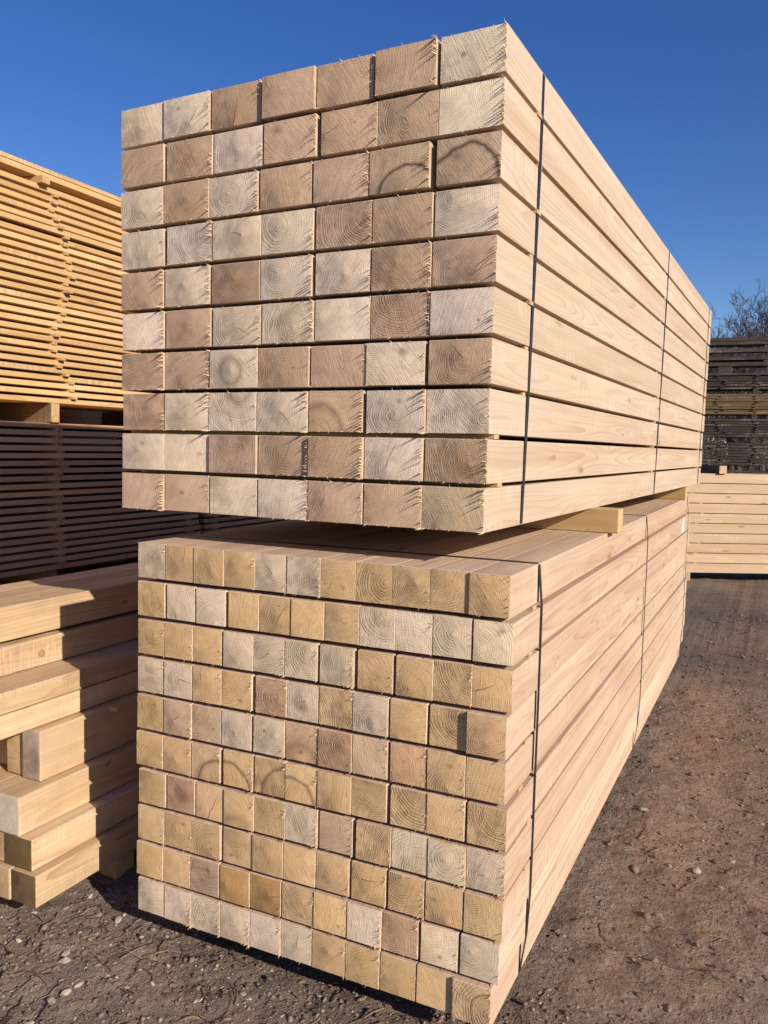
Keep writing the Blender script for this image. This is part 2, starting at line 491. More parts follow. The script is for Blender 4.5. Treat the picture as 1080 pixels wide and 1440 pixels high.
gx = ax(-2.4, 2.8, 0.016, 420, 34)
gy = ax(-1.2, 3.4, 0.016, 420, 52)
GV = []
for yy in gy:
    for xx in gx:
        near = max(0.0, 1 - max(0, math.hypot(xx, yy - 1) - 14) / 20)
        GV.append((xx, yy, ground_z(xx, yy) * near))
nx = len(gx)
GF = [(j * nx + i, j * nx + i + 1, (j + 1) * nx + i + 1, (j + 1) * nx + i) for j in range(len(gy) - 1) for i in range(nx - 1)]
gme = pydata('ground', GV, GF, [M['dirt']])
gme.polygons.foreach_set('use_smooth', [True] * len(gme.polygons))
ground = tag(link('ground', gme), kind='structure', label='bare brown dirt yard with grit and fine stones')

# ------------------------------------------------------------------ the two main packs
ZLOW = 0.06
def make_pack(root, grid, w, h, n_col, left, right, pitch, length, z0, side, heavy, stag, lath_t, lath_ys, specials, strap_ys, sp_n, ring=None):
    rows = len(grid)
    variants = [splinter_mesh(w, h, int(sp_n * q), 100 + i + int(w * 1000), heavy * hv) for i, (q, hv) in enumerate(((.15, .8), (.2, .9), (.35, 1.1), (.5, 1.3), (.9, 1.5), (1.2, 1.35), (.3, 1.0), (.8, 1.2)))]
    outline = []
    for r in range(rows):
        zc = z0 + (rows - 1 - r) * pitch + h / 2
        xl, xr = left[r], right[r]
        ww = [w + random.uniform(-.0012, .0012) for _ in range(n_col)]
        w_r = w
        if r == 0 and n_col > 8:
            w_r = (xr - xl) / n_col - .0003; ww = [w_r] * n_col
        free = (xr - xl) - sum(ww)
        g = [random.random() ** 2.5 + .05 for _ in range(n_col - 1)]
        sg = sum(g)
        x = xl
        for c in range(n_col):
            code = grid[r][c]
            dy = random.gauss(0, stag)
            dz = random.uniform(-.0008, .0008) if r else 0.0
            sp = specials.get((r + 1, c + 1), {})
            dy = sp.get('dy', max(-.004, min(.004, dy)))
            wv = round(ww[c], 4)
            o = link('timber', beam_mesh(w_r, length, h, side, M['end'], 0.0013 if r else .0010), root, (x + ww[c] / 2, dy, zc + dz), (0, random.uniform(-.004, .004) if r else 0, random.uniform(-.0004, .0004) if r else 0))
            wood_props(o, code, w, h, sp.get('pith'), sp.get('ring', ring))
            for k in ('stain', 'knot', 'crack'):
                if k in sp: o[k] = list(sp[k])
            if random.random() < (.9 if n_col < 8 else .7):
                f = link('torn_fibres', random.choice(variants), o, (0, 0, 0))
                f['kind'] = 'stuff'
            x += ww[c]
            if c < n_col - 1: x += free * g[c] / sg
        outline += [(xl, zc - h / 2), (xl, zc + h / 2), (xr, zc - h / 2), (xr, zc + h / 2)]
        if r < rows - 1:
            for ly in lath_ys:
                yy = ly + random.uniform(-.035, .035)
                if ly < .1 and r < 7: yy = ly + random.uniform(.17, .22)
                e = random.uniform(-.004, .006)
                lx0 = max(left[r], left[r + 1]); lx1 = min(right[r], right[r + 1]) + e
                lm = beam_mesh(0.034, 1.0, lath_t - .0008, M['bearer'], M['end'], 0.0)
                lo = link('lath', lm, root, (lx1, yy, zc - h / 2 - (pitch - h) / 2), (0, 0, math.pi / 2))
                lo.scale = (1, lx1 - lx0, 1)
                wood_props(lo, 'Y', .03, .01)
    for sy in strap_ys:
        link('strap', strap_mesh(outline, sy), root)
    return outline

# lower pack: 10 rows of 11 square timbers
LOW = ['PYYYPPYYYYY', 'YPPYYYYPPPP', 'YYYPPPPYYYY', 'PPYYRPYPYYY', 'YTTPPRRTRYY',
       'YYYYYYYYYYY', 'YRYYYPTYPPP', 'YYYYYYYYYYY', 'YYTOOYYPRPP', 'PPPPPPYYYYY']
low_left = [-1.115 + d for d in (0, 0, 0, -.002, -.003, -.008, .004, -.001, -.006, -.002)]
low_right = [d for d in (.002, .012, .012, .005, .004, .010, .010, .009, .003, -.012)]
lsp = {(1, 11): dict(dy=-.006), (4, 11): dict(dy=-.011), (4, 10): dict(dy=.001), (10, 11): dict(dy=-.009, stain=(.8, .058, .004), pith=(.055, 0)), (10, 10): dict(dy=.0),
       (6, 7): dict(dy=-.004), (8, 11): dict(dy=-.003), (1, 10): dict(dy=.0), (2, 11): dict(dy=-.001, knot=(.02, .03, .016)),
       (6, 3): dict(pith=(.055, -.055), stain=(.75, .085, .012)), (6, 4): dict(pith=(-.045, -.060), stain=(.75, .085, .012)),
       (6, 5): dict(pith=(.050, -.055), stain=(.7, .085, .011)), (6, 6): dict(pith=(-.048, -.060), stain=(.7, .085, .011)),
       (7, 2): dict(pith=(.01, 0), knot=(.01, 0, .04), ring=.5), (7, 3): dict(crack=(1.2, .085, 0), pith=(-.01, -.04)), (7, 4): dict(pith=(-.02, -.075), stain=(.35, .055, .02)),
       (4, 6): dict(knot=(-.005, -.015, .024)), (5, 6): dict(pith=(0, -.07), stain=(.4, .06, .03)),
       (6, 10): dict(dy=-.002, crack=(.6, .03, 0)), (4, 5): dict(pith=(.01, -.02), ring=.6), (3, 11): dict(crack=(.5, .06, 0), pith=(-.045, -.012)), (1, 2): dict(crack=(1.5, .05, 0), pith=(.01, .0)),
       (9, 4): dict(ring=.95), (9, 5): dict(ring=.95)}
LOW = [q.replace('P', 'Q') for q in LOW]
low_pack = empty('timber_pack', (0, 0, 0))
tag(low_pack, 'lower strapped pack of square sawn timbers, ten rows of eleven ends', 'timber pack')
LH = 0.1008; LPITCH = (1.1052 - LH) / 9
make_pack(low_pack, LOW, 0.0993, LH, 11, low_left, low_right, LPITCH, 4.13, ZLOW, M['side'], 0.55, .0013, LPITCH - LH, (.165, 2.1, 3.95), lsp, (.236, 2.125, 3.99), 16)
ZTOP = ZLOW + 1.1052
# paper tag on the side of the lower pack
tg = NT('paper_tag')
tp = tg.obj()
sx = tg.sep(tp)
bar = tg.math('GREATER_THAN', tg.noise(tg.comb(0.0, 0.0, sx[2]), 260, 0), 0.5)
zone = tg.math('MULTIPLY', tg.math('GREATER_THAN', sx[2], 0.0), tg.math('LESS_THAN', tg.math('ABSOLUTE', sx[1]), 0.034))
M['paper'] = tg.done(tg.mix(tg.math('MULTIPLY', bar, zone), (0.78, 0.80, 0.84), (0.12, 0.17, 0.30)), 0.5)
pm = beam_mesh(0.0012, 0.10, 0.088, M['paper'], M['paper'], 0.0)
pt = link('paper_tag', pm, low_pack, (.0135, 3.62, ZTOP - .162))

# upper pack: 10 rows of 7 wide timbers
UPR = ['PPDTTTP', 'TTPTTTP', 'PTPTTKK', 'PPPPTTP', 'TPDPPTT', 'PTPPPTP', 'TTPTTPT', 'TPPPTPP', 'PPTTTPT', 'TTPPTTG']
UW = 1.1848
up_right = [d for d in (.0095, .0085, .006, .004, .002, 0, -.002, -.0045, -.007, -.010)]
up_left = [-UW + d for d in (-.003, .002, 0, .001, 0, .002, .003, .004, .003, .001)]
usp = {(3, 6): dict(pith=(.02, -.075), stain=(1.0, .092, .009), crack=(1.5, .0, 0)), (3, 7): dict(pith=(-.02, -.075), stain=(1.0, .098, .012), knot=(-.03, .01, .018)),
       (1, 1): dict(dy=.004), (1, 4): dict(dy=-.006), (1, 6): dict(dy=-.006), (1, 5): dict(dy=.002), (1, 3): dict(dy=.003),
       (9, 5): dict(dy=-.009), (10, 5): dict(dy=-.003), (5, 3): dict(pith=(.0, .03), ring=.8), (7, 3): dict(pith=(0, -.02), stain=(.5, .04, .02)),
       (7, 6): dict(knot=(.02, .03, .02)), (8, 3): dict(pith=(.03, .05), stain=(.4, .04, .02)), (10, 7): dict(pith=(-.02, -.06), ring=.95), (2, 4): dict(knot=(-.04, .03, .022)),
       (1, 2): dict(crack=(.8, .06, 0), pith=(0, -.03)), (1, 3): dict(crack=(1.4, .07, 0), pith=(0, -.04), dy=.003), (7, 7): dict(crack=(2.3, .06, 0), pith=(.01, 0)), (9, 6): dict(crack=(1.1, .07, 0), pith=(-.02, -.02)),
       (8, 5): dict(pith=(-.05, -.05), stain=(.5, .08, .02)), (6, 6): dict(pith=(0, .05), ring=.75), (6, 4): dict(pith=(.03, -.02), stain=(.25, .05, .02))}
up_pack = empty('timber_pack', (-0.07865, 0.05570, ZTOP + 0.0882), math.radians(-1.881))
tag(up_pack, 'upper strapped pack of wide pale timbers, ten rows of seven ends, on bearers', 'timber pack')
UH = 0.1076; UPITCH = (1.1743 - UH) / 9
make_pack(up_pack, UPR, 0.1652, UH, 7, up_left, up_right, UPITCH, 4.237, 0.0, M['side_up'], 1.45, .0017, UPITCH - UH, (.075, 2.3, 4.05), usp, (.283, 2.37, 4.09), 36)

def bearer(label, p0, w, h, length, rz, code='Y', side=None, group=None):
    """a square stick whose long axis is local y; p0 is the middle of the bottom of its near end"""
    o = link('bearer', beam_mesh(w, length, h, side or M['bearer'], M['end'], .003), None, (p0[0], p0[1], p0[2] + h / 2), (0, 0, rz))
    wood_props(o, code, w, h)
    tag(o, label, 'bearer', group)
    return o
# between the packs (they run across, end just proud of the right-hand side)
bearer('thick brown bearer between the packs, its end jutting out near the middle', (0.040, 1.205, ZTOP + .0008), .09, .0868, 1.25, math.radians(90))
bearer('bearer between the packs at their far end', (0.02, 3.72, ZTOP + .0008), .09, .0868, 1.25, math.radians(90))
for yy, lb in ((.34, 'short dark bearer in the shadow under the front of the lower pack'), (2.0, 'dark bearer under the middle of the lower pack'), (3.8, 'dark bearer under the far end of the lower pack')):
    bearer(lb, (-.05, yy, -.030), .1, .0892, 1.02, math.radians(90), 'D')

# ------------------------------------------------------------------ loose stack on the left
def loose(label, xr, y0, z0, w, h, length=3.6, code='Y', side=None, group=None, dyaw=0.0, knot=(0, 0, 0), **kw):
    o = link('loose_timber', beam_mesh(w, length, h, side or M['side_left'], M['end'], .004, 2), None, (xr - w / 2, y0, z0 + h / 2), (0, 0, dyaw))
    wood_props(o, code, w, h, **kw)
    tag(o, label, 'timber', group)
    o['side_knot'] = list(knot)
    return o
HID = 'timbers deep in the loose stack at the left'
zA = .065
loose('loose timber lowest at the left, with a dark stained end', -1.377, -.146, zA, .102, .098, code='B', ring=.9)
o = loose('lowest timber of the left stack, second in from its bright right side', -1.483, -.150, zA, .100, .098, code='A')
zB = zA + .098 + .003
o = loose('loose timber with a mossy brown end, second layer up at the left', -1.406, -.134, zB, .115, .096, code='M', ring=.9)
loose('timber beside the mossy one, second layer up at the left edge', -1.524, -.13, zB, .115, .096, code='R')
zC = zB + .096 + .003
loose('loose timber with a clean grey end, third layer up at the left', -1.453, -.138, zC, .15, .120, code='S', knot=(.365, .040, .010))
loose('timber behind the grey-ended one, third layer up at the left edge', -1.606, -.11, zC, .15, .118, code='P')
zD = zC + .120 + .002
loose('tall narrow timber on edge with a grey sawn end, left stack', -1.489, -.026, zD, .078, .160, code='S')
loose('tall timber on edge with a split yellow end at the left edge', -1.570, -.016, zD, .078, .160, code='A')
loose('timber on edge hidden behind the split one in the left stack', -1.66, .02, zD, .078, .160, code='A')
loose('timber on edge farthest back in the left stack', -1.80, .02, zD, .12, .160, code='A')
zE = zD + .160 + .003
loose('dull thick plank lying flat above the tall timber in the left stack', -1.524, -.62, zE, .23, .072, code='A')
loose('second flat plank behind the dull one in the left stack', -1.765, -.62, zE, .23, .072, code='A')
zF = zE + .072 + .004
loose('wide plank jutting out like a step halfway up the left stack', -1.525, -.66, zF, .25, .066, code='A')
loose('wide plank behind the step in the left stack', -1.785, -.66, zF, .22, .066, code='A')
zG = zF + .066 + .003
loose('timber with a round knot just below the top of the left stack', -1.667, -.6, zG, .12, .094, code='A', knot=(.745, -.006, .013))
loose('timber behind the knotted one just below the top layer', -1.795, -.6, zG, .14, .094, code='A')
loose('innermost timber below the top layer of the left stack', -1.945, -.6, zG, .12, .094, code='A')
zH = zG + .094 + .012
for i, (lab, dy) in enumerate((('top right timber of the left stack with the sunlit side', 0), ('second timber across the top of the left stack', .0), ('third timber across the top of the left stack', -.0))):
    loose(lab, -1.686 - i * .1235, -.7 - i * .03, zH - i * .001, .121, .113, code='A', knot=(1.256, -.015, .011) if i == 0 else (0, 0, 0))
for yy, lb in ((.25, 'bearer under the front of the left loose stack'), (2.6, 'bearer under the far end of the left loose stack')):
    bearer(lb, (-1.40, yy, -.028), .09, .0922, .5, math.radians(90), 'D')
link_l = bearer('thin stick poking out between layers of the left stack', (-1.455, .285, zE - .0198), .03, .016, .3, math.radians(88), 'Y')

# ------------------------------------------------------------------ tall packs of stickered boards behind, at the left
def board_pack(root, layers, pitch, bt, x_face, y0, y1, z0, side, cols, bw, stick_ys, stick_out, tint, zig=0.0, sw=.032):
    L = y1 - y0
    me = beam_mesh(bw - .004, L, bt, side, M['end'], .0012)
    for k in range(layers):
        z = z0 + k * pitch + bt / 2
        fx = x_face + random.gauss(0, .006)
        for c in range(cols):
            o = link('board', me, root, (fx - bw / 2 - c * bw, y0 + random.gauss(0, .012), z), (0, random.uniform(-.004, .004), random.uniform(-.0008, .0008)))
            wood_props(o, tint, bw, bt)
        if k < layers - 1:
            for q, sy in enumerate(stick_ys):
                sy2 = sy + zig * math.sin(k * .35 + q) + random.gauss(0, .016)
                out = max(0.004, random.gauss(stick_out, stick_out * .6))
                sm = beam_mesh(sw, cols * bw + .02, pitch - bt - .001, side, M['end'], 0.0)
                s = link('sticker', sm, root, (x_face + out, sy2, z0 + k * pitch + bt + (pitch - bt) / 2), (0, 0, math.radians(90) + random.gauss(0, .02)))
                wood_props(s, tint, .03, .018)
XT = -3.0
PIT = .0407; BT = .0262
tall_low = empty('board_pack', (0, 0, 0))
tag(tall_low, 'shaded pack of thin stickered boards, under the orange pack at the left', 'board pack')
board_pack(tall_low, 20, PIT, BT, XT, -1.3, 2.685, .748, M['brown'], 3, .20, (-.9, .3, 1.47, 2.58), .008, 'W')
tall_up = empty('board_pack', (0, 0, 0))
tag(tall_up, 'sunlit orange pack of thin stickered boards, high at the left', 'board pack')
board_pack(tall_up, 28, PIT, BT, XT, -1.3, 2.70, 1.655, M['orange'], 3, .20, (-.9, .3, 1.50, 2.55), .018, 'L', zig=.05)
# the top of the orange pack: one thicker closing layer on a wide gap
for c in range(3):
    o = link('board', beam_mesh(.196, 4.0, .030, M['orange'], M['end'], .0015), tall_up, (XT - .1 - c * .2 - .003, -1.3, 1.655 + 28 * PIT + .024 + .016), (0, 0, 0)); wood_props(o, 'A')
    o = link('board', beam_mesh(.196, 4.0, .022, M['orange'], M['end'], .0015), tall_up, (XT - .1 - c * .2, -1.29, 1.655 + 28 * PIT + .024 + .044), (0, 0, 0)); wood_props(o, 'A')
for sy in (-.9, .3, 1.36, 2.55):
    s = link('sticker', beam_mesh(.05, .62, .036, M['orange'], M['end'], .0), tall_up, (XT + .04, sy, 1.655 + 27 * PIT + BT + .0185), (0, 0, math.radians(92))); wood_props(s, 'L')
tall_base = empty('board_pack', (0, 0, 0))
tag(tall_base, 'lowest board pack at the left, hidden behind the loose timbers', 'board pack')
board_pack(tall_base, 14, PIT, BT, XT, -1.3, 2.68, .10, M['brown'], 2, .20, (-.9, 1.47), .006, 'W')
tall_next = empty('board_pack', (0, 0, 0))
tag(tall_next, 'next shaded board pack, seen through the gap between the two main packs', 'board pack')
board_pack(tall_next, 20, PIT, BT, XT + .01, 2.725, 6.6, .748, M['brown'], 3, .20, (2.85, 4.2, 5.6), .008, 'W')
tall_next_base = empty('board_pack', (0, 0, 0))
tag(tall_next_base, 'lowest board pack farther along behind the main packs', 'board pack')
board_pack(tall_next_base, 14, PIT, BT, XT + .01, 2.725, 6.6, .10, M['brown'], 2, .20, (2.9, 5.6), .006, 'W')
rear = empty('timber_pack', (0, 0, 0))  # added pack, closes off the sky behind the bearer gap
tag(rear, 'added close stacked pack blocking the sky behind the tall board packs at the left', 'timber pack')
for k in range(22):
    o = link('timber', beam_mesh(.30, 4.6, .1, M['brown'], M['end'], .002), rear, (XT - 1.0, -1.0 + random.gauss(0, .02), .10 + k * .1012 + .05), (0, 0, 0)); wood_props(o, 'W')
for yy, lb in ((-.7, 'near ground bearer below the added rear pack'), (3.2, 'far ground bearer below the added rear pack')):
    bearer(lb, (XT - .87, yy, -.028), .09, .127, .27, math.radians(90), 'D')
zt = .748 + 19 * PIT + BT
for yy, lb in ((1.44, 'bearer with a lit end between the orange pack and the shaded one'), (-.8, 'bearer under the near end of the orange board pack'), (2.5, 'bearer under the far end of the orange board pack')):
    bearer(lb, (XT + (.004 if yy == 1.44 else -.06), yy, zt + .0005), .06, 1.655 - zt - .001, .62, math.radians(90), 'L', M['shaded_bearer'])
zb2 = .10 + 13 * PIT + BT
for yy, lb in ((1.44, 'hidden bearer below the shaded board pack'), (-.8, 'hidden bearer below the near end of the shaded board pack'), (2.5, 'hidden bearer below the far end of the shaded board pack'), (2.9, 'hidden bearer below the near end of the next board pack'), (6.3, 'hidden bearer below the far end of the next board pack')):
    bearer(lb, (XT - .04, yy, zb2 + .0005), .09, .748 - zb2 - .001, .5, math.radians(90), 'D')
for yy, lb in ((-.8, 'ground bearer under the near end of the tall board stack'), (2.3, 'ground bearer under the far end of the tall board stack'), (3.0, 'ground bearer under the near end of the next board stack'), (6.2, 'ground bearer under the far end of the next board stack')):
    bearer(lb, (XT - .04, yy, -.028), .09, .127, .36, math.radians(90), 'D')

# ------------------------------------------------------------------ right background: pale pack, dark weathered packs
def px_ray(px, py):
    return FWD + RIGHT * ((px - 540) / 1159.06) - UP * ((py - 720) / 1159.06)
def on_z(px, py, z):
    d = px_ray(px, py)
    return CAM + d * ((z - CAM.z) / d.z)
pale_ang = math.radians(28)
pale = empty('timber_pack', (-0.11, 8.46, 0.0), pale_ang)
tag(pale, 'pale timber pack in the background at the right edge, sunlit long side', 'timber pack')
PP = .1168; PH = .1085
for k in range(10):
    for c in range(3):
        o = link('timber', beam_mesh(.16, 4.2, PH, M['far_pale'], M['end'], .003), pale, (-.75 + random.gauss(0, .006), .08 + c * .166 + random.gauss(0, .003), .075 + k * PP + PH / 2), (0, 0, -math.pi / 2))
        wood_props(o, 'P', .16, .1)
    if k < 9:
        for lx in (-.2, .9, 2.1, 3.2):
            lo = link('lath', beam_mesh(.034, .49, PP - PH - .0008, M['bearer'], M['end'], 0.0), pale, (lx + random.gauss(0, .04), .004, .075 + k * PP + PH + (PP - PH) / 2), (0, 0, 0)); wood_props(lo, 'Y')
def local_pt(ang, base, x, y, z):
    return Vector((base[0] + x * math.cos(ang) - y * math.sin(ang), base[1] + x * math.sin(ang) + y * math.cos(ang), z))
for i, lx in enumerate((-.3, 1.4, 3.0)):
    q = local_pt(pale_ang, (-.11, 8.46), lx, -.0, -.025)
    bearer(('left', 'middle', 'right')[i] + ' ground bearer under the pale background pack', q, .1, .0992, .5, pale_ang, 'D')
q = local_pt(pale_ang, (-.11, 8.46), .06, -.03, .075 + 9 * PP + PH + .0005)
bearer('short dark bearer with a brown end lying on top of the pale pack', q, .095, .095, .55, pale_ang + .12, 'R', M['grey'])

dark_ang = math.radians(4)
base = CAM + px_ray(1040, 640) * 14.2
bx, by = base.x, base.y
def dark_pack(label, z0, layers, pitch, bt, side, tint, L=5.2, x0=-1.9, cols=3, zig=.1):
    root = empty('board_pack', (bx, by, 0), dark_ang)
    tag(root, label, 'board pack', None)
    me = beam_mesh(.19, L, bt, side, M['end'], .002)
    for k in range(layers):
        for c in range(cols):
            o = link('board', me, root, (x0 + random.gauss(0, .04), .1 + c * .2 + random.gauss(0, .008), z0 + k * pitch + bt / 2), (0, 0, -math.pi / 2))
            wood_props(o, tint, .19, bt)
        if k < layers - 1:
            for sx_ in (-1.5, -.35 + .06 * math.sin(k), .22, 1.5, 2.9):
                s = link('sticker', beam_mesh(.05, cols * .2 + .02, pitch - bt - .001, side, M['end'], 0.0), root, (sx_ + random.gauss(0, .03), -.02, z0 + k * pitch + bt + (pitch - bt) / 2), (0, 0, 0)); wood_props(s, tint)
    return z0 + (layers - 1) * pitch + bt
def dark_bearers(z0, z1, word):
    for i, sx_ in enumerate((-1.5, .2, 2.9)):
        q = local_pt(dark_ang, (bx, by), sx_, .01, z0 + .0005)
        bearer(('left', 'middle', 'right')[i] + ' bearer ' + word, q, .09, z1 - z0 - .001, .38, dark_ang, 'N', M['grey'])
S14 = 14.2 / 1159.06
def zy(py): return CAM.z + (641.5 - py) * S14
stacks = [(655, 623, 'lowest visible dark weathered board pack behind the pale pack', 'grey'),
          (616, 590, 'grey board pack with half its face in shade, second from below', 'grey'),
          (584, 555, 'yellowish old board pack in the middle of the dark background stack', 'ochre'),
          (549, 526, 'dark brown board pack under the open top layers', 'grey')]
bp_ = .047
bot = zy(655)
z_prev = None
# packs hidden below
dark_bearers(-.03, .10, 'on the ground under the dark background stack')
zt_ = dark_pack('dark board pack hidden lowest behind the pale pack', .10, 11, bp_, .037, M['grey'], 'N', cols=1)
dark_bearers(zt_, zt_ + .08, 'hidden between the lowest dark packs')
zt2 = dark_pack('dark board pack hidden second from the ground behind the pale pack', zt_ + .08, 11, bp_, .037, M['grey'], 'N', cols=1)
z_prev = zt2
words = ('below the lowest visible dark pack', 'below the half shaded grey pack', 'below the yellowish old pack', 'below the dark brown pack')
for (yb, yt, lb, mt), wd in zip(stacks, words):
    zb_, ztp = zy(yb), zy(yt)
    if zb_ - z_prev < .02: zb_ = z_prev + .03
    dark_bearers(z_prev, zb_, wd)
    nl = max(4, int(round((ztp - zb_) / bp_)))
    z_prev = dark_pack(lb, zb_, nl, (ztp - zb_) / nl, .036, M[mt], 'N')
# open top layers: single boards on tall blocks, sky between
top = empty('board_pack', (bx, by, 0), dark_ang)
tag(top, 'open top layers of long dark boards on blocks, sky showing between them', 'board pack')
zcur = z_prev
for i, (yb, yt) in enumerate(((517, 512), (508.5, 503.5), (498, 492.5), (487.5, 483), (482.4, 477.5))):
    zb_, ztp = zy(yb), zy(yt)
    th = ztp - zb_
    for c in range(2 if i != 2 else 1):
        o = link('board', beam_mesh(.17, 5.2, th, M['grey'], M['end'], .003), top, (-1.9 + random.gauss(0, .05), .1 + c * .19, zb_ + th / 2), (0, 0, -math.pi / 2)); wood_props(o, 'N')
    gap = zb_ - zcur
    if gap > .02:
        for sx_, bwid in ((-1.6, .25), (-.30 - .02 * i, .22 if i == 0 else .0), (.62 - .05 * (i % 2), .55), (2.6, .4)):
            if bwid <= 0: continue
            s = link('block', beam_mesh(bwid, .30, gap - .0012, M['grey'], M['end'], .003), top, (sx_, .03, zcur + gap / 2), (0, 0, 0)); wood_props(s, 'N')
    zcur = ztp

# ------------------------------------------------------------------ bare trees behind
def tube(V, F, a, b, ra, rb, n=4):
    d = (b - a)
    if d.length < 1e-5: return
    d.normalize()
    u = d.orthogonal().normalized(); v = d.cross(u)
    i = len(V)
    for (p, r) in ((a, ra), (b, rb)):
        for k in range(n):
            t_ = 2 * math.pi * k / n
            V.append(p + (u * math.cos(t_) + v * math.sin(t_)) * r)
    for k in range(n):
        k2 = (k + 1) % n
        F.append((i + k, i + k2, i + n + k2, i + n + k))
def bare_tree(label, loc, height, seed):
    rr = random.Random(seed)
    root = empty('bare_tree', loc, rr.uniform(0, 6))
    tag(root, label, 'tree', 'bare trees behind the yard')
    TV, TF, CV, CF = [], [], [], []
    def grow(p, d, L, r, lev):
        segs = 4 if lev < 2 else 3
        q = p
        pts = []
        for s in range(segs):
            d = (d + Vector((rr.gauss(0, .13), rr.gauss(0, .13), rr.gauss(.05, .09)))).normalized()
            e = q + d * (L / segs)
            r2 = r * (1 - .16)
            if lev < 2: tube(TV, TF, q, e, r, r2, 6)
            else: tube(CV, CF, q, e, max(r, .0052), max(r2, .004), 3)
            pts.append((e, d, r2)); q = e; r = r2
        if lev >= 6: return
        nb = (8, 5, 5, 3, 3, 2)[lev]
        for k in range(nb):
            e, dd, r3 = pts[rr.randrange(0 if lev else 1, len(pts))]
            a = dd.orthogonal().normalized()
            a.rotate(Matrix.Rotation(rr.uniform(0, 6.283), 3, dd))
            nd = (dd * rr.uniform(.55, 1.0) + a * rr.uniform(.45, .95) + Vector((0, 0, .15))).normalized()
            grow(e, nd, L * rr.uniform(.45, .72), r3 * rr.uniform(.42, .62), lev + 1)
    grow(Vector((0, 0, -.05)), Vector((0, 0, 1)), height * .46, height * .018, 0)
    link('trunk', pydata('trunk', TV, TF, [M['bark']]), root)
    link('crown', pydata('crown', CV, CF, [M['fine_twig']]), root)
for i, (px, dist, hgt, lb) in enumerate(((1008, 21.5, 5.2, 'low bare tree nearest the end of the upper pack, fine twigs on the sky'), (1030, 24.0, 5.6, 'slim bare tree just right of the pack end above the dark boards'),
                                       (1052, 22.5, 5.3, 'bare tree in the middle of the twigs above the dark boards'), (1072, 25.0, 6.0, 'bare tree set back near the right edge of the picture'),
                                       (1098, 21.0, 6.0, 'denser bare tree at the right edge above the dark boards'), (985, 24.5, 5.2, 'bare tree mostly hidden behind the upper pack'), (1130, 25, 6.0, 'bare tree just past the right edge of the picture'))):
    b_ = CAM + px_ray(px, 640) * dist
    bare_tree(lb, (b_.x, b_.y, -.02), hgt, 40 + i)

# the bare thicket beyond the yard: one grey mass of stems
def thicket(seed):
    rr = random.Random(seed)
    V, F = [], []
    c0 = CAM + px_ray(1050, 640) * 31
    ang = math.radians(25)
    for _ in range(15000):
        u = rr.uniform(-14, 9); v = rr.uniform(-1.6, 1.6)
        x = c0.x + u * math.cos(ang) - v * math.sin(ang); y = c0.y + u * math.sin(ang) + v * math.cos(ang)
        z = rr.random() ** 1.7 * 3.6
        L = rr.uniform(.5, 1.5)
        d = Vector((rr.gauss(0, .45), rr.gauss(0, .45), rr.uniform(.3, 1))).normalized()
        p = Vector((x, y, z - .1))
        r_ = rr.uniform(.007, .02) * (1.5 - z / 3.5)
        m_ = p + d * L * .5
        e = m_ + (d + Vector((rr.gauss(0, .3), rr.gauss(0, .3), .1))).normalized() * L * .5
        tube(V, F, p, m_, r_, r_ * .75, 3); tube(V, F, m_, e, r_ * .75, r_ * .35, 3)
    return link('thicket', pydata('thicket', V, F, [M['fine_twig']]))
tag(thicket(5), 'bare grey thicket behind the dark board stack', 'thicket', kind='stuff')

# ------------------------------------------------------------------ gravel, clods, twigs, stones
ICO = []
_g = (1 + 5 ** .5) / 2
for a, b in ((1, _g), (-1, _g), (1, -_g), (-1, -_g)):
    ICO += [(0, a, b), (a, b, 0), (b, 0, a)]
ICO = np.array(ICO) / math.sqrt(1 + _g * _g)
_bm = bmesh.new()
for v in ICO: _bm.verts.new(v)
_ch = bmesh.ops.convex_hull(_bm, input=_bm.verts)
_bm.verts.index_update()
IF = np.array([[v.index for v in f.verts] for f in _bm.faces])
_bm.free()
def scatter(name, n, sizes, mat, flat, seed, near_left=.34):
    r_ = np.random.default_rng(seed)
    V, F = [], []
    cnt = 0
    tries = 0
    while cnt < n and tries < n * 12:
        tries += 1
        u = r_.random()
        if u < near_left:
            x, y = r_.uniform(-2.0, .35), r_.uniform(-1.0, .30)
        else:
            dist = r_.random() ** 1.7 * 8.5
            x, y = r_.uniform(-.1, 3.2), -.9 + dist
        # not below the timber stacks
        if -1.1 < x < -.02 and y > .22: continue
        if -2.2 < x < -1.42 and y > -.04: continue
        if y > 8.2 and x < 3: continue
        s = sizes[0] * (sizes[1] / sizes[0]) ** (r_.random() ** 2.2)
        if y > 1.2: s *= 1.35
        if r_.random() < .006 and x > .15: s = r_.uniform(.014, .026)
        A = ICO * (1 + r_.uniform(-.42, .32, (12, 1)))
        A = np.sign(A) * np.abs(A) ** 0.85 * np.array([s * r_.uniform(.7, 1.6), s * r_.uniform(.45, 1.0), s * flat * r_.uniform(.5, 1.3)])
        th = r_.uniform(0, 6.28)
        c_, s_ = math.cos(th), math.sin(th)
        A = A @ np.array([[c_, -s_, 0], [s_, c_, 0], [0, 0, 1]])
        tl = r_.normal(0, .25)
        A[:, 2] += A[:, 0] * tl
        z = ground_z(x, y)
        A += np.array([x, y, z + s * flat * r_.uniform(-.1, .45)])
        F.append(IF + cnt * 12); V.append(A); cnt += 1
    V = np.concatenate(V); F = np.concatenate(F)
    me = bpy.data.meshes.new(name)
    me.vertices.add(len(V)); me.vertices.foreach_set('co', V.ravel())
    me.loops.add(len(F) * 3); me.loops.foreach_set('vertex_index', F.ravel().astype(np.int32))
    me.polygons.add(len(F)); me.polygons.foreach_set('loop_start', np.arange(0, len(F) * 3, 3, dtype=np.int32))
    me.update(calc_edges=True); me.validate()
    me.materials.append(mat)
    o = link(name, me)
    return o
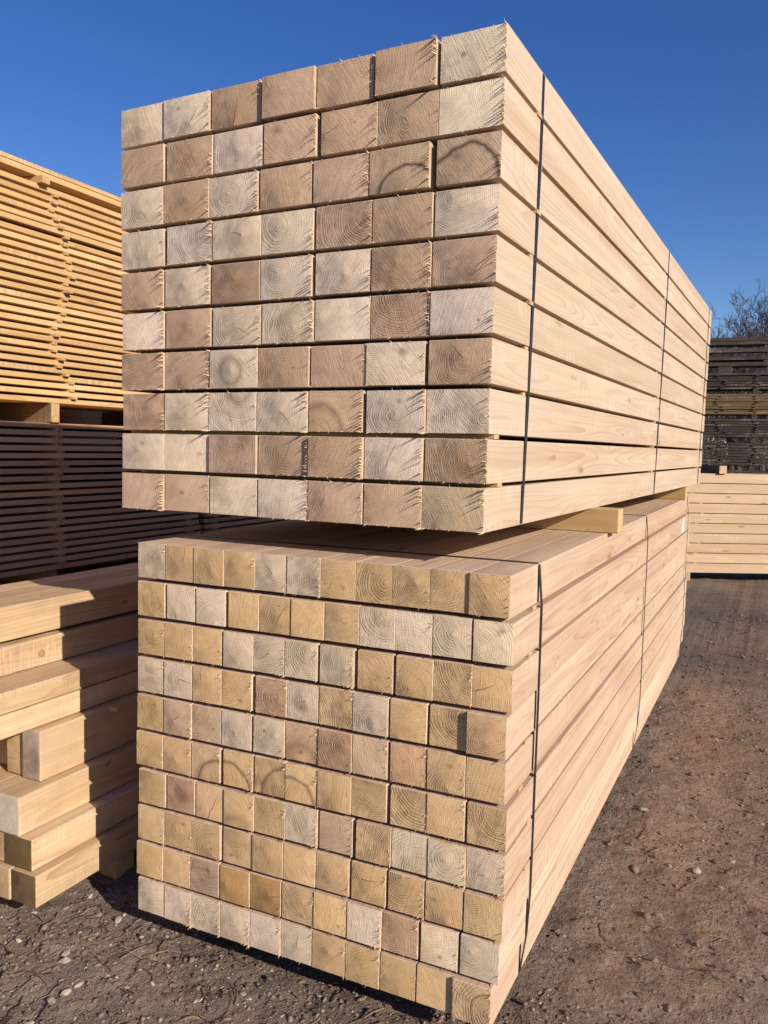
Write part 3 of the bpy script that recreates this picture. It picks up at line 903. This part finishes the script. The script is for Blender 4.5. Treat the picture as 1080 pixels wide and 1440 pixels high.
tag(scatter('gravel', 9000, (.002, .011), M['stone'], .55, 3, .72), 'small grey and brown gravel scattered over the dirt', 'gravel', kind='stuff')
tag(scatter('soil_clods', 26000, (.002, .010), M['clod'], .6, 4), 'crumbled clods of brown soil over the yard', 'soil', kind='stuff')
def twigs(n, seed):
    rr = random.Random(seed)
    V, F = [], []
    for _ in range(n):
        if rr.random() < .5: x, y = rr.uniform(-1.9, .3), rr.uniform(-.95, .12)
        else: x, y = rr.uniform(.05, 2.6), -.8 + rr.random() ** 1.6 * 5.5
        if -1.1 < x < -.02 and y > .1: continue
        L = rr.uniform(.02, .13) * (1 if rr.random() < .8 else 1.5)
        th = rr.uniform(0, 6.28)
        r_ = rr.uniform(.0007, .0022)
        p = Vector((x, y, ground_z(x, y) + .003 + r_))
        k = rr.gauss(0, .35)
        for s in range(4):
            th += k * .5 + rr.gauss(0, .2)
            e = p + Vector((math.cos(th), math.sin(th), 0)) * (L / 4)
            e.z = ground_z(e.x, e.y) + .003 + r_ + rr.uniform(0, .005)
            tube(V, F, p, e, r_, r_ * .9, 4)
            p = e
    return link('twigs', pydata('twigs', V, F, [M['twig']]))
tag(twigs(750, 9), 'dry twigs and bark strips lying on the dirt', 'twigs', kind='stuff')
def stone(label, px, py, size, seed):
    p = on_z(px, py, 0.0)
    rr = random.Random(seed)
    bm = bmesh.new()
    bmesh.ops.create_icosphere(bm, subdivisions=2, radius=1)
    off = Vector((seed * 3.1, seed, 0))
    for v in bm.verts:
        k = 1 + .45 * noise.noise(v.co * 1.1 + off) + .22 * noise.noise(v.co * 2.7 + off)
        v.co = Vector((v.co.x * size * 1.2, v.co.y * size * .8, v.co.z * size * .6)) * k
    me = bpy.data.meshes.new('stone'); bm.to_mesh(me); bm.free()
    me.materials.append(M['palestone'])
    o = link('stone', me, None, (p.x, p.y, ground_z(p.x, p.y) + size * .3), (0, 0, rr.uniform(0, 6)))
    tag(o, label, 'stone')
for i, a in enumerate((('pale stone nearest the bottom left corner of the picture', 42, 1425, .013), ('flat pinkish stone left of the bottom pebbles', 72, 1398, .013), ('pale pebble right of the pinkish stone', 93, 1386, .013),
                       ('small pale pebble above the bottom pair', 110, 1374, .012), ('white stone in the middle of the left dirt patch', 92, 1344, .014), ('stone touching the white one at its far side', 92, 1333, .014),
                       ('pale stone at the edge of the shadow below the packs', 166, 1287, .012), ('stone on the brown dirt right of the lower pack', 980, 1222, .016), ('stone by the big clod far up the right track', 905, 1138, .018))):
    stone(*a, i + 1)
